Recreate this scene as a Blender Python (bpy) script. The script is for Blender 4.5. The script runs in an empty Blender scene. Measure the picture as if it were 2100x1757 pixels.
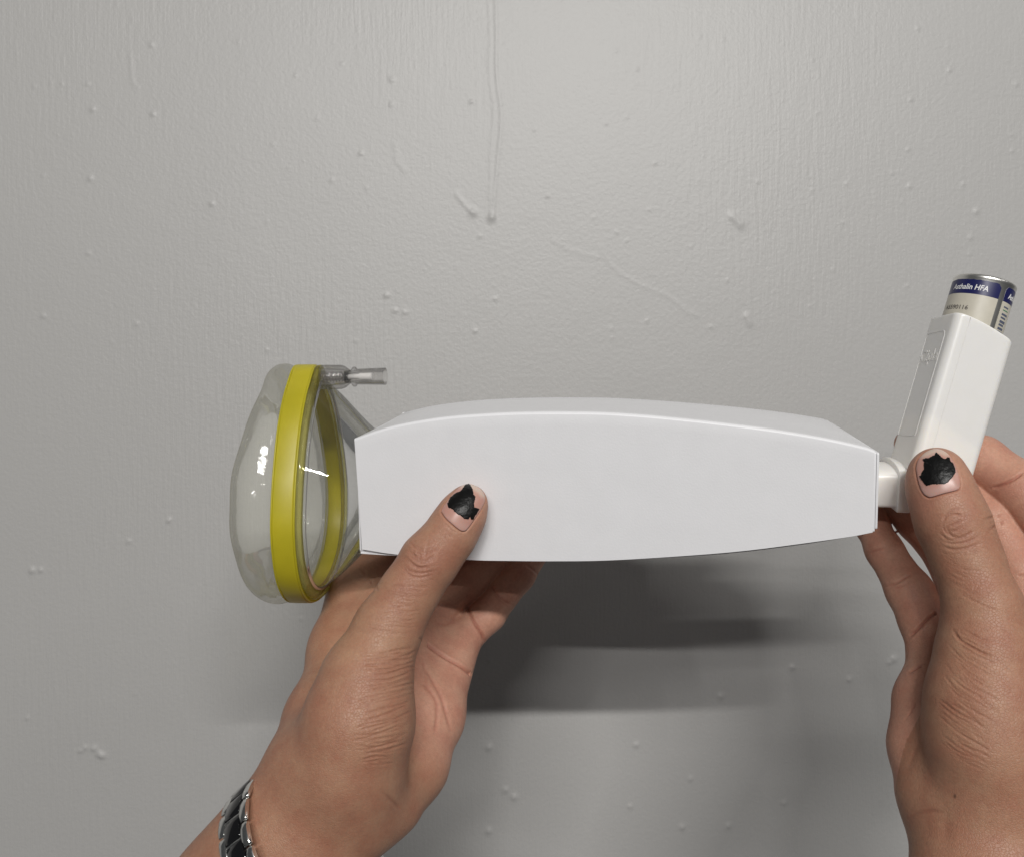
import bpy, bmesh, math, random
import numpy as np
from mathutils import Vector, Matrix

random.seed(4)
rng = np.random.default_rng(7)
S = bpy.context.scene
COL = S.collection

# ------------------------------------------------------------------ camera, world, lamps, exposure
F = 1765.0                    # focal length of the photograph in its 2100-wide pixels
CAM_Z = 1.40
cam_d = bpy.data.cameras.new('camera')
cam_d.sensor_fit = 'HORIZONTAL'
cam_d.sensor_width = 36.0
cam_d.lens = F / 2100.0 * 36.0
cam_d.clip_start = 0.01
cam_d.clip_end = 50
cam_d.dof.use_dof = True
cam_d.dof.focus_distance = .30
cam_d.dof.aperture_fstop = 45
cam = bpy.data.objects.new('camera', cam_d)
COL.objects.link(cam)
cam.location = (0, 0, CAM_Z)
cam.rotation_euler = (math.radians(90), 0, 0)
S.camera = cam

world = bpy.data.worlds.new('World')
S.world = world
world.use_nodes = True
bg = world.node_tree.nodes['Background']
bg.inputs[0].default_value = (0.95, 0.98, 1.0, 1)
bg.inputs[1].default_value = 0.056

def tube_lamp(name, loc, target, length, width, watts, colour):
    d = bpy.data.lights.new(name, 'AREA')
    d.shape = 'RECTANGLE'
    d.size = length
    d.size_y = width
    d.energy = watts
    d.color = colour
    o = bpy.data.objects.new(name, d)
    COL.objects.link(o)
    o.location = loc
    v = Vector(target) - Vector(loc)
    o.rotation_euler = v.to_track_quat('-Z', 'Y').to_euler()
    return o

# two rows of ceiling tubes behind the camera, then an added fill lamp
tube_lamp('ceiling_tube_or_fill_light', (0.32, -1.70, CAM_Z + 1.15), (0.25, 0.40, CAM_Z - 0.1), 1.1, 0.036, 39.5, (1.0, 0.982, 0.95))
tube_lamp('ceiling_tube_or_fill_light', (-0.62, -2.55, CAM_Z + 1.13), (-0.4, 0.40, CAM_Z - 0.1), 0.9, 0.040, 23.0, (1.0, 0.975, 0.95))
tube_lamp('ceiling_tube_or_fill_light', (1.55, -0.75, CAM_Z + 1.20), (0.15, 0.45, CAM_Z + 0.1), 1.2, 0.05, 3.5, (1.0, 0.98, 0.96))  # weak lamp added off to the right to brighten the upper right wall

S.view_settings.view_transform = 'Standard'
S.view_settings.look = 'None'
S.view_settings.exposure = 0.0
S.view_settings.gamma = 1.0
S.cycles.use_denoising = True
S.cycles.max_bounces = 14
S.cycles.transparent_max_bounces = 24
S.cycles.sample_clamp_indirect = 6

# ------------------------------------------------------------------ helpers
def P(u, v, d):
    """a measured place: picture coordinates and distance (cm) -> cm, camera at the origin"""
    return np.array([(u - 1050.0) / F * d, d, (878.5 - v) / F * d])

def M(p):
    p = np.asarray(p, dtype=float)
    q = p * 0.01
    q = q + np.array([0, 0, CAM_Z])
    return q

def unit(v):
    v = np.asarray(v, float)
    return v / np.linalg.norm(v)

def c1(x, y): return (451.5 + x * .3129, 712 + y * .3129)
def c2(x, y): return (578.8 + x * .32944, 955.1 + y * .32944)
def c3(x, y): return (347.3 + x * .27563, 1389.2 + y * .27563)
def c5(x, y): return (1736.5 + x * .2307, 868.3 + y * .2307)
def c6(x, y): return (1736.5 + x * .341, 1157.7 + y * .341)

def mesh_obj(name, verts_cm, faces, mat, parent=None, smooth=True):
    """verts in cm -> one mesh object"""
    me = bpy.data.meshes.new(name)
    v = M(np.asarray(verts_cm, float).reshape(-1, 3))
    me.from_pydata([tuple(x) for x in v], [], [tuple(int(i) for i in f) for f in faces])
    me.update()
    if smooth:
        me.polygons.foreach_set('use_smooth', [True] * len(me.polygons))
    if mat: me.materials.append(mat)
    o = bpy.data.objects.new(name, me)
    COL.objects.link(o)
    if parent:
        o.parent = parent
        o.matrix_parent_inverse = parent_inv(parent)
    return o

def parent_inv(p):
    m = p.matrix_basis.copy()
    q = p.parent
    return m.inverted() if q is None else m.inverted()

def thing(name, label, cat, at_cm, group=None):
    o = bpy.data.objects.new(name, None)
    o.empty_display_size = 0.02
    COL.objects.link(o)
    o.location = M(at_cm)
    o['label'] = label
    o['category'] = cat
    if group: o['group'] = group
    return o

def fix_normals(o):
    bm = bmesh.new(); bm.from_mesh(o.data)
    bmesh.ops.recalc_face_normals(bm, faces=bm.faces)
    bm.to_mesh(o.data); bm.free()
    return o

def autosmooth(o, deg=35):
    bm = bmesh.new(); bm.from_mesh(o.data)
    for e in bm.edges:
        if len(e.link_faces) == 2 and e.calc_face_angle(0) > math.radians(deg):
            e.smooth = False
    bm.to_mesh(o.data); bm.free()
    return o

def grid_faces(n, m, close_n=False, close_m=False):
    f = []
    for i in range(n if close_n else n - 1):
        for j in range(m if close_m else m - 1):
            a = i * m + j
            b = ((i + 1) % n) * m + j
            c = ((i + 1) % n) * m + (j + 1) % m
            d = i * m + (j + 1) % m
            f.append((a, b, c, d))
    return f

def loft(rings, cap0=True, cap1=True, closed_rings=True, close_loop=False):
    n, m = len(rings), len(rings[0])
    v = np.concatenate([np.asarray(r) for r in rings])
    f = grid_faces(n, m, close_loop, closed_rings)
    if not close_loop:
        if cap0: f.append(tuple(range(m))[::-1])
        if cap1: f.append(tuple((n - 1) * m + j for j in range(m)))
    return v, f

def spline(pts, n):
    """Catmull-Rom through pts"""
    p = np.asarray(pts, float)
    if len(p) == 2:
        t = np.linspace(0, 1, n)[:, None]
        return p[0] * (1 - t) + p[1] * t
    q = np.vstack([2 * p[0] - p[1], p, 2 * p[-1] - p[-2]])
    out = []
    for s in np.linspace(0, len(p) - 1, n):
        i = min(int(s), len(p) - 2); t = s - i
        a, b, c, d = q[i], q[i + 1], q[i + 2], q[i + 3]
        out.append(.5 * (2 * b + (c - a) * t + (2 * a - 5 * b + 4 * c - d) * t * t + (3 * b - a - 3 * c + d) * t ** 3))
    return np.array(out)

def sweep(path, radius, k=8, closed=False):
    p = np.asarray(path, float); n = len(p)
    if closed: tg = np.roll(p, -1, 0) - np.roll(p, 1, 0)
    else: tg = np.gradient(p, axis=0)
    tg /= np.linalg.norm(tg, axis=1)[:, None]
    ref = np.array([0, 0, 1.0]) if abs(tg[0][2]) < .9 else np.array([1.0, 0, 0])
    nn = unit(np.cross(tg[0], ref)); rings = []
    for i in range(n):
        nn = unit(nn - tg[i] * np.dot(nn, tg[i])); bb = np.cross(tg[i], nn)
        a = np.linspace(0, 2 * np.pi, k, endpoint=False)
        r = radius[i] if hasattr(radius, '__len__') else radius
        rings.append(p[i] + r * (np.cos(a)[:, None] * nn + np.sin(a)[:, None] * bb))
    return loft(rings, True, True, True, closed)

# ------------------------------------------------------------------ materials
def new_mat(name):
    m = bpy.data.materials.new(name); m.use_nodes = True
    nt = m.node_tree
    return m, nt, nt.nodes['Principled BSDF'], nt.nodes['Material Output']

def node(nt, kind, **kw):
    n = nt.nodes.new(kind)
    for k, v in kw.items():
        if k in n.inputs: n.inputs[k].default_value = v
        else: setattr(n, k, v)
    return n

def coords(nt, scale=(1, 1, 1)):
    tc = node(nt, 'ShaderNodeTexCoord')
    mp = node(nt, 'ShaderNodeMapping'); mp.inputs['Scale'].default_value = scale
    nt.links.new(tc.outputs['Object'], mp.inputs[0])
    return mp.outputs[0]

def plain(name, col, rough=.5, metal=0, coat=0, noise=0, nscale=300, bump=0, bscale=800, spec=.5, sss=0):
    m, nt, b, out = new_mat(name)
    b.inputs['Base Color'].default_value = (*col, 1)
    b.inputs['Roughness'].default_value = rough
    b.inputs['Metallic'].default_value = metal
    b.inputs['Coat Weight'].default_value = coat
    b.inputs['Specular IOR Level'].default_value = spec
    if sss:
        b.inputs['Subsurface Weight'].default_value = sss
        b.inputs['Subsurface Scale'].default_value = .004
        b.inputs['Subsurface Radius'].default_value = (1, .8, .5)
    if noise:
        n = node(nt, 'ShaderNodeTexNoise', Scale=nscale, Detail=4.0)
        nt.links.new(coords(nt), n.inputs['Vector'])
        mx = node(nt, 'ShaderNodeMixRGB', blend_type='MULTIPLY')
        mx.inputs[0].default_value = 1
        mx.inputs[1].default_value = (*col, 1)
        rp = node(nt, 'ShaderNodeMapRange'); rp.inputs[1].default_value = .3; rp.inputs[2].default_value = .7
        rp.inputs[3].default_value = 1 - noise; rp.inputs[4].default_value = 1 + noise * .3
        nt.links.new(n.outputs[0], rp.inputs[0]); nt.links.new(rp.outputs[0], mx.inputs[2])
        nt.links.new(mx.outputs[0], b.inputs['Base Color'])
    if bump:
        n = node(nt, 'ShaderNodeTexNoise', Scale=bscale, Detail=5.0)
        nt.links.new(coords(nt), n.inputs['Vector'])
        bp = node(nt, 'ShaderNodeBump'); bp.inputs['Strength'].default_value = bump; bp.inputs['Distance'].default_value = .0004
        nt.links.new(n.outputs[0], bp.inputs['Height']); nt.links.new(bp.outputs[0], b.inputs['Normal'])
    return m

def clear_plastic(name, tint, edge, milk, milk_col, rough=.03, ior=1.5, wob=0.0, refl=.5, ):
    """thin clear vinyl: see-through face on, denser where the sheet is seen edge on"""
    m, nt, b, out = new_mat(name)
    nt.nodes.remove(b)
    lw = node(nt, 'ShaderNodeLayerWeight'); lw.inputs[0].default_value = .35
    ramp = node(nt, 'ShaderNodeMixRGB'); ramp.inputs[1].default_value = (*tint, 1); ramp.inputs[2].default_value = (*edge, 1)
    pw = node(nt, 'ShaderNodeMath', operation='POWER'); pw.inputs[1].default_value = 2.2
    nt.links.new(lw.outputs['Facing'], pw.inputs[0]); nt.links.new(pw.outputs[0], ramp.inputs[0])
    tr = node(nt, 'ShaderNodeBsdfTransparent'); nt.links.new(ramp.outputs[0], tr.inputs[0])
    df = node(nt, 'ShaderNodeBsdfDiffuse'); df.inputs[0].default_value = (*milk_col, 1)
    tl = node(nt, 'ShaderNodeBsdfTranslucent'); tl.inputs[0].default_value = (*milk_col, 1)
    md = node(nt, 'ShaderNodeMixShader'); md.inputs[0].default_value = .5
    nt.links.new(df.outputs[0], md.inputs[1]); nt.links.new(tl.outputs[0], md.inputs[2])
    mk = node(nt, 'ShaderNodeMixShader'); mk.inputs[0].default_value = milk
    nt.links.new(tr.outputs[0], mk.inputs[1]); nt.links.new(md.outputs[0], mk.inputs[2])
    gl = node(nt, 'ShaderNodeBsdfGlossy'); gl.inputs['Roughness'].default_value = rough
    fr = node(nt, 'ShaderNodeFresnel'); fr.inputs[0].default_value = ior
    if wob:
        n = node(nt, 'ShaderNodeTexNoise', Scale=140.0, Detail=2.0)
        nt.links.new(coords(nt), n.inputs['Vector'])
        bp = node(nt, 'ShaderNodeBump'); bp.inputs['Strength'].default_value = wob; bp.inputs['Distance'].default_value = .002
        nt.links.new(n.outputs[0], bp.inputs['Height'])
        nt.links.new(bp.outputs[0], gl.inputs['Normal']); nt.links.new(bp.outputs[0], fr.inputs['Normal'])
    fm = node(nt, 'ShaderNodeMath', operation='MULTIPLY'); fm.inputs[1].default_value = refl
    nt.links.new(fr.outputs[0], fm.inputs[0])
    fin = node(nt, 'ShaderNodeMixShader')
    nt.links.new(fm.outputs[0], fin.inputs[0]); nt.links.new(mk.outputs[0], fin.inputs[1]); nt.links.new(gl.outputs[0], fin.inputs[2])
    nt.links.new(fin.outputs[0], out.inputs[0])
    return m

MAT = {}
MAT['card'] = plain('white_card', (.79, .79, .81), .42, noise=.02, nscale=120, bump=.12, bscale=1500, spec=.45)
MAT['card_raw'] = plain('card_edge', (.70, .70, .70), .7)
MAT['plastic'] = plain('white_plastic', (.86, .84, .80), .32, noise=.015, nscale=200, bump=.06, bscale=900, spec=.5, sss=.15)
MAT['steel_can'] = plain('brushed_aluminium', (.74, .73, .70), .36, metal=1, bump=.05, bscale=600)
MAT['navy'] = plain('navy_print', (.012, .014, .085), .35)
MAT['cream'] = plain('cream_label', (.58, .545, .46), .4, noise=.05, nscale=500)
MAT['white_ink'] = plain('white_ink', (.8, .8, .8), .4)
MAT['grey_ink'] = plain('grey_ink', (.09, .08, .075), .5)
MAT['blue_ink'] = plain('blue_grey_ink', (.10, .115, .17), .5)
MAT['green_ink'] = plain('green_ink', (.02, .20, .09), .5)
MAT['yellow'] = plain('yellow_vinyl', (.46, .395, .016), .42, noise=.10, nscale=70, bump=.1, bscale=200, sss=.35)
MAT['cushion'] = clear_plastic('clear_cushion_vinyl', (.965, .965, .945), (.90, .885, .82), .22, (.86, .86, .79), .06, 1.42, .14, .5)
MAT['dome'] = clear_plastic('clear_dome_plastic', (.985, .987, .982), (.70, .72, .71), .035, (.80, .82, .81), .022, 1.5, .012, .8)
MAT['rim'] = clear_plastic('clear_rim_vinyl', (.93, .91, .55), (.70, .66, .30), .18, (.80, .74, .32), .05, 1.5, .12, .45)
MAT['valve'] = clear_plastic('clear_valve_plastic', (.955, .95, .945), (.42, .41, .41), .05, (.8, .8, .8), .04, 1.55, .15, .5)
MAT['o_ring'] = plain('black_rubber', (.012, .012, .012), .5)
MAT['white_core'] = plain('white_valve_core', (.85, .84, .83), .4)
MAT['spring'] = plain('spring_steel', (.35, .33, .32), .25, metal=1)
MAT['polish'] = plain('black_nail_polish', (.006, .006, .006), .34, bump=.5, bscale=700, spec=.22)
MAT['ceramic'] = plain('black_ceramic', (.006, .006, .007), .07, coat=.5)
MAT['chrome'] = plain('polished_steel', (.80, .80, .78), .20, metal=1, bump=.03, bscale=900)

def skin_material():
    m, nt, b, out = new_mat('skin')
    at = node(nt, 'ShaderNodeAttribute', attribute_name='tone')
    co = coords(nt)
    n1 = node(nt, 'ShaderNodeTexNoise', Scale=120.0, Detail=4.0, Roughness=.6)
    n2 = node(nt, 'ShaderNodeTexNoise', Scale=900.0, Detail=3.0, Roughness=.6)
    nt.links.new(co, n1.inputs['Vector']); nt.links.new(co, n2.inputs['Vector'])
    r1 = node(nt, 'ShaderNodeMapRange'); r1.inputs[1].default_value = .3; r1.inputs[2].default_value = .7
    nt.links.new(n1.outputs[0], r1.inputs[0])
    blot = node(nt, 'ShaderNodeMixRGB')
    blot.inputs[1].default_value = (1.10, 1.10, 1.06, 1); blot.inputs[2].default_value = (.95, .80, .77, 1)
    nt.links.new(r1.outputs[0], blot.inputs[0])
    m1 = node(nt, 'ShaderNodeMixRGB', blend_type='MULTIPLY'); m1.inputs[0].default_value = 1
    nt.links.new(at.outputs['Color'], m1.inputs[1]); nt.links.new(blot.outputs[0], m1.inputs[2])
    r2 = node(nt, 'ShaderNodeMapRange'); r2.inputs[1].default_value = .25; r2.inputs[2].default_value = .75
    r2.inputs[3].default_value = .90; r2.inputs[4].default_value = 1.08
    nt.links.new(n2.outputs[0], r2.inputs[0])
    m2 = node(nt, 'ShaderNodeMixRGB', blend_type='MULTIPLY'); m2.inputs[0].default_value = 1
    nt.links.new(m1.outputs[0], m2.inputs[1]); nt.links.new(r2.outputs[0], m2.inputs[2])
    nt.links.new(m2.outputs[0], b.inputs['Base Color'])
    b.inputs['Roughness'].default_value = .47
    b.inputs['Specular IOR Level'].default_value = .38
    b.inputs['Subsurface Weight'].default_value = .12
    b.inputs['Subsurface Scale'].default_value = .003
    b.inputs['Subsurface Radius'].default_value = (1, .35, .2)
    vo = node(nt, 'ShaderNodeTexVoronoi', Scale=1100.0, feature='DISTANCE_TO_EDGE')
    nt.links.new(co, vo.inputs['Vector'])
    rv = node(nt, 'ShaderNodeMapRange'); rv.inputs[1].default_value = 0; rv.inputs[2].default_value = .12
    nt.links.new(vo.outputs[0], rv.inputs[0])
    ad = node(nt, 'ShaderNodeMath', operation='MULTIPLY_ADD'); ad.inputs[1].default_value = .7
    nt.links.new(n2.outputs[0], ad.inputs[0]); nt.links.new(rv.outputs[0], ad.inputs[2])
    bp = node(nt, 'ShaderNodeBump'); bp.inputs['Strength'].default_value = .34; bp.inputs['Distance'].default_value = .00022
    nt.links.new(ad.outputs[0], bp.inputs['Height']); nt.links.new(bp.outputs[0], b.inputs['Normal'])
    return m
MAT['skin'] = skin_material()

def nail_material():
    m, nt, b, out = new_mat('fingernail')
    at = node(nt, 'ShaderNodeAttribute', attribute_name='tone')
    nt.links.new(at.outputs['Color'], b.inputs['Base Color'])
    b.inputs['Roughness'].default_value = .3
    b.inputs['Specular IOR Level'].default_value = .45
    b.inputs['Subsurface Weight'].default_value = .15
    b.inputs['Subsurface Scale'].default_value = .002
    return m
MAT['nail'] = nail_material()

def wall_material():
    m, nt, b, out = new_mat('painted_wall')
    fine = node(nt, 'ShaderNodeTexNoise', Scale=420.0, Detail=5.0, Roughness=.6)
    nt.links.new(coords(nt), fine.inputs['Vector'])
    streak = node(nt, 'ShaderNodeTexNoise', Scale=1.0, Detail=3.0, Roughness=.55)
    nt.links.new(coords(nt, (430, 430, 38)), streak.inputs['Vector'])
    orange = node(nt, 'ShaderNodeTexNoise', Scale=95.0, Detail=3.0, Roughness=.5)
    nt.links.new(coords(nt), orange.inputs['Vector'])
    mask = node(nt, 'ShaderNodeTexNoise', Scale=5.0, Detail=2.0)
    nt.links.new(coords(nt), mask.inputs['Vector'])
    mr = node(nt, 'ShaderNodeMapRange'); mr.inputs[1].default_value = .4; mr.inputs[2].default_value = .65
    mr.inputs[3].default_value = .10; mr.inputs[4].default_value = .62
    nt.links.new(mask.outputs[0], mr.inputs[0])
    ms = node(nt, 'ShaderNodeMath', operation='MULTIPLY')
    nt.links.new(streak.outputs[0], ms.inputs[0]); nt.links.new(mr.outputs[0], ms.inputs[1])
    a1 = node(nt, 'ShaderNodeMath', operation='MULTIPLY_ADD'); a1.inputs[1].default_value = .38
    nt.links.new(fine.outputs[0], a1.inputs[0]); nt.links.new(ms.outputs[0], a1.inputs[2])
    a2 = node(nt, 'ShaderNodeMath', operation='MULTIPLY_ADD'); a2.inputs[1].default_value = .22
    nt.links.new(orange.outputs[0], a2.inputs[0]); nt.links.new(a1.outputs[0], a2.inputs[2])
    bp = node(nt, 'ShaderNodeBump'); bp.inputs['Strength'].default_value = .48; bp.inputs['Distance'].default_value = .0012
    nt.links.new(a2.outputs[0], bp.inputs['Height']); nt.links.new(bp.outputs[0], b.inputs['Normal'])
    cn = node(nt, 'ShaderNodeTexNoise', Scale=7.0, Detail=4.0)
    nt.links.new(coords(nt), cn.inputs['Vector'])
    mx = node(nt, 'ShaderNodeMixRGB')
    mx.inputs[1].default_value = (.44, .435, .424, 1); mx.inputs[2].default_value = (.42, .414, .406, 1)
    nt.links.new(cn.outputs[0], mx.inputs[0])
    nt.links.new(mx.outputs[0], b.inputs['Base Color'])
    b.inputs['Roughness'].default_value = .42
    b.inputs['Specular IOR Level'].default_value = .45
    return m
MAT['wall'] = wall_material()

# ------------------------------------------------------------------ wall
WALL_D = 50.0
def build_wall():
    nx, nz = 700, 590
    xs = np.linspace(-33, 33, nx); zs = np.linspace(-28, 28, nz)
    X, Z = np.meshgrid(xs, zs, indexing='ij')
    H = np.zeros_like(X)
    k = WALL_D / F
    def wx(u): return (u - 1050) * k
    def wz(v): return (878.5 - v) * k
    def bead(u, v, r, h, e=1.0):
        d2 = ((X - wx(u)) / (r * k)) ** 2 + ((Z - wz(v)) / (r * k * e)) ** 2
        H[:] += h * np.exp(-d2)
    def ridge(pts, w, h, fade=.0):
        p = spline([(wx(a), wz(b)) for a, b in pts], 40)
        best = np.full(X.shape, 1e9)
        for i in range(len(p) - 1):
            lo = np.minimum(p[i], p[i + 1]) - .5; hi = np.maximum(p[i], p[i + 1]) + .5
            i0, i1 = np.searchsorted(xs, [lo[0], hi[0]]); j0, j1 = np.searchsorted(zs, [lo[1], hi[1]])
            if i1 <= i0 or j1 <= j0: continue
            sx = X[i0:i1, j0:j1]; sz = Z[i0:i1, j0:j1]
            ab = p[i + 1] - p[i]; t = np.clip(((sx - p[i][0]) * ab[0] + (sz - p[i][1]) * ab[1]) / (ab @ ab + 1e-9), 0, 1)
            dd = (sx - p[i][0] - t * ab[0]) ** 2 + (sz - p[i][1] - t * ab[1]) ** 2
            best[i0:i1, j0:j1] = np.minimum(best[i0:i1, j0:j1], dd)
        H[:] += h * np.exp(-best / (w * k) ** 2)
    A = lambda x, y: (x * .5, y * .5)
    B = lambda x, y: (926.1 + x * .559, y * .559)
    ridge([A(2033, -20), A(2036, 150), A(2036, 300), A(2056, 480), A(2046, 620), A(2032, 760), A(2022, 890)], 3.6, .036)
    ridge([A(2003, -20), A(2012, 150), A(2008, 300), A(2026, 460), A(2014, 640), A(2010, 890)], 3.2, .022)
    ridge([A(1870, 795), A(1905, 838), A(1945, 880)], 3.6, .03)
    ridge([A(535, 225), A(540, 300), A(548, 345), A(568, 362)], 3.6, .016)
    ridge([B(370, 880), B(440, 920), B(540, 945)], 3.5, .008)
    ridge([B(550, 910), B(590, 980), B(700, 1050), B(800, 1090), B(860, 1140), B(900, 1160)], 3.5, .012)
    ridge([B(1030, 795), B(1060, 825)], 8, .06); ridge([B(1080, 1160), B(1095, 1190)], 6, .05)
    ridge([A(1620, 590), A(1630, 660), A(1660, 700)], 5, .014)
    bead(*A(2016, 896), 7, .09); bead(*A(1940, 872), 8, .05)
    for x, y, r in [(226, 70, 4), (142, 355, 6), (210, 342, 4), (255, 346, 5), (360, 345, 7), (622, 185, 8), (380, 450, 8),
                    (628, 470, 8), (980, 175, 4), (1212, 313, 5), (1402, 265, 5), (1303, 487, 4), (1120, 592, 4),
                    (1244, 662, 3.5), (1185, 688, 4), (868, 838, 7), (1478, 632, 6), (1504, 771, 4), (1095, 910, 4),
                    (1934, 418, 5), (1607, 330, 8), (1605, 430, 6), (1585, 1213, 8), (1620, 1275, 7), (1660, 1282, 6),
                    (1458, 1397, 6), (1096, 1438, 5), (1950, 1360, 5), (2032, 1228, 4), (2038, 1085, 3), (178, 1297, 8),
                    (362, 1040, 7), (560, 1330, 6), (370, 733, 8), (176, 722, 4), (1360, 740, 6), (1968, 970, 5)]:
        bead(*A(x, y), r * .50 + .8, .016 + .0065 * r * random.uniform(.4, 1.0))
    for x, y, r in [(1685, 365, 6), (1828, 258, 6), (1820, 170, 3), (1710, 105, 6), (1345, 413, 4), (1675, 550, 5), (1618, 636, 4),
                    (1680, 685, 7), (1877, 678, 6), (1925, 777, 8), (1902, 932, 5), (1905, 872, 8), (2055, 555, 4),
                    (2055, 495, 4), (1320, 700, 4), (1450, 675, 5), (1652, 745, 3), (1123, 667, 4), (912, 660, 3.5),
                    (747, 598, 5), (640, 430, 4), (567, 453, 4), (684, 305, 3), (813, 315, 3.5), (910, 137, 4), (606, 188, 4),
                    (680, 255, 5), (352, 720, 5), (603, 853, 5), (642, 883, 5), (519, 800, 4), (725, 770, 4), (716, 1178, 5),
                    (950, 1200, 5), (586, 1208, 4), (587, 1240, 4), (1010, 1028, 4), (1183, 1070, 3), (160, 1098, 4),
                    (86, 1215, 4), (303, 478, 4), (72, 374, 4), (1323, 224, 3), (1272, 22, 3), (1405, 45, 3.5), (1435, 818, 4),
                    (1672, 1052, 4), (1315, 1125, 4), (996, 145, 3), (395, 106, 3), (1212, 370, 3), (2072, 310, 7)]:
        bead(*B(x, y), r * .50 + .8, .016 + .0065 * r * random.uniform(.4, 1.0))
    D = lambda x, y: (868.3 + x * .4961, 1099.8 + y * .4961)
    for x, y, r in [(1945, 505, 9), (1925, 520, 6), (340, 1045, 8), (375, 1075, 9), (855, 1115, 6), (1105, 1000, 6), (880, 860, 7),
                    (270, 870, 9), (270, 1215, 9), (1070, 1200, 8), (1230, 660, 8), (1525, 540, 8), (1260, 1195, 7), (1490, 1100, 6), (275, 512, 4), (1760, 590, 7)]:
        bead(*D(x, y), r * .62 + .9, .035 + .006 * r)
    E = lambda x, y: (x * .44, 984 + y * .44)
    for x, y, r in [(790, 185, 5), (783, 192, 3), (378, 1260, 6), (400, 1245, 6), (440, 1248, 8), (465, 1275, 9), (480, 1285, 7), (1403, 645, 3), (130, 1107, 4), (150, 420, 8), (190, 418, 6), (600, 285, 5)]:
        bead(*E(x, y), r * .62 + .9, .035 + .007 * r)
    for i in range(260):
        bead(random.uniform(-80, 2180), random.uniform(-90, 1850), random.uniform(1.6, 3.6), random.uniform(.003, .016), random.uniform(.7, 1.6))
    # slow unevenness of plaster
    for i in range(40):
        bead(random.uniform(-100, 2200), random.uniform(-100, 1850), random.uniform(60, 220), random.uniform(-.03, .03), random.uniform(.6, 2))
    V = np.stack([X.ravel(), WALL_D - H.ravel(), Z.ravel()], 1)
    idx = np.arange(nx * nz).reshape(nx, nz)
    Q = np.stack([idx[:-1, :-1], idx[1:, :-1], idx[1:, 1:], idx[:-1, 1:]], -1).reshape(-1, 4)
    o = np_mesh('wall', V, Q, MAT['wall'])
    # the plain rest of the wall round the detailed part, as one frame of quads joined to it
    x0, x1, z0, z1, b = -33, 33, -28, 28, 140
    fr = [(-b, WALL_D + .02, -120), (b, WALL_D + .02, -120), (b, WALL_D + .02, b), (-b, WALL_D + .02, b),
          (x0, WALL_D + .02, z0), (x1, WALL_D + .02, z0), (x1, WALL_D + .02, z1), (x0, WALL_D + .02, z1)]
    bm = bmesh.new(); bm.from_mesh(o.data)
    vs = [bm.verts.new(M(p)) for p in fr]
    for a, c in ((0, 1), (1, 2), (2, 3), (3, 0)):
        bm.faces.new([vs[a], vs[c], vs[c + 4], vs[a + 4]])
    bm.to_mesh(o.data); bm.free()
    o['kind'] = 'structure'
    o['label'] = 'pale grey painted wall with drips and small lumps in the paint'
    return o

def np_mesh(name, V, Q, mat, parent=None, tone=None):
    me = bpy.data.meshes.new(name)
    V = M(V).astype(np.float32); n = len(V); Q = np.asarray(Q, np.int32)
    me.vertices.add(n); me.vertices.foreach_set('co', V.ravel())
    me.loops.add(Q.size); me.loops.foreach_set('vertex_index', Q.ravel())
    me.polygons.add(len(Q))
    me.polygons.foreach_set('loop_start', np.arange(0, Q.size, Q.shape[1], dtype=np.int32))
    me.polygons.foreach_set('use_smooth', np.ones(len(Q), bool))
    me.update(calc_edges=True); me.validate()
    if tone is not None:
        a = me.attributes.new('tone', 'FLOAT_COLOR', 'POINT')
        c = np.ones((n, 4), np.float32); c[:, :3] = tone
        a.data.foreach_set('color', c.ravel())
    me.materials.append(mat)
    o = bpy.data.objects.new(name, me)
    COL.objects.link(o)
    if parent:
        o.parent = parent; o.matrix_parent_inverse = parent_inv(parent)
    return o

build_wall()

# ------------------------------------------------------------------ white card spacer box
N_BOX = unit([.137, 1, .155])                     # front-to-back direction
EX = unit(np.cross(N_BOX, [0, 0, 1]))             # left-to-right
EZ = np.cross(EX, N_BOX)                          # up
p0 = P(735, 1018, 31.0)
C_BOX = p0 @ N_BOX
def on_front(u, v):
    d = np.array([(u - 1050) / F, 1, (878.5 - v) / F])
    return d * (C_BOX / (d @ N_BOX))
def front_xz(u, v):
    q = on_front(u, v) - p0
    return np.array([q @ EX, q @ EZ])
def BX(x, y, z): return p0 + EX * x + N_BOX * y + EZ * z

TOP = np.array([front_xz(*q) for q in [(727.7, 901.6), (777, 884), (832.4, 870), (915, 857), (1003, 850), (1080.5, 847), (1168.7, 846.5), (1246, 848),
       (1345, 855), (1466, 867.5), (1577, 881.5), (1687, 899.5), (1775, 919), (1793, 926)]])
BOT = np.array([front_xz(*q) for q in [(743.5, 1125), (816, 1135.5), (959, 1146), (1050, 1148), (1136, 1148.6), (1246, 1147), (1400, 1138),
       (1522, 1128), (1643, 1113), (1742, 1099), (1789, 1090)]])
TRAY = np.array([front_xz(*q) for q in [(738.5, 1134), (816, 1138.5), (900, 1143), (959, 1146.3), (1136, 1149), (1246, 1148), (1400, 1140.5),
       (1522, 1131), (1643, 1116), (1742, 1100), (1789, 1091)]])
def curve_fn(A):
    return lambda x: np.interp(x, A[:, 0], A[:, 1])
def smooth_curve(A, n=60):
    s = spline(A, n); return s
TOPs, BOTs, TRAYs = smooth_curve(TOP, 80), smooth_curve(BOT, 80), smooth_curve(TRAY, 80)
BOX_DEPTH = 7.0

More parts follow.
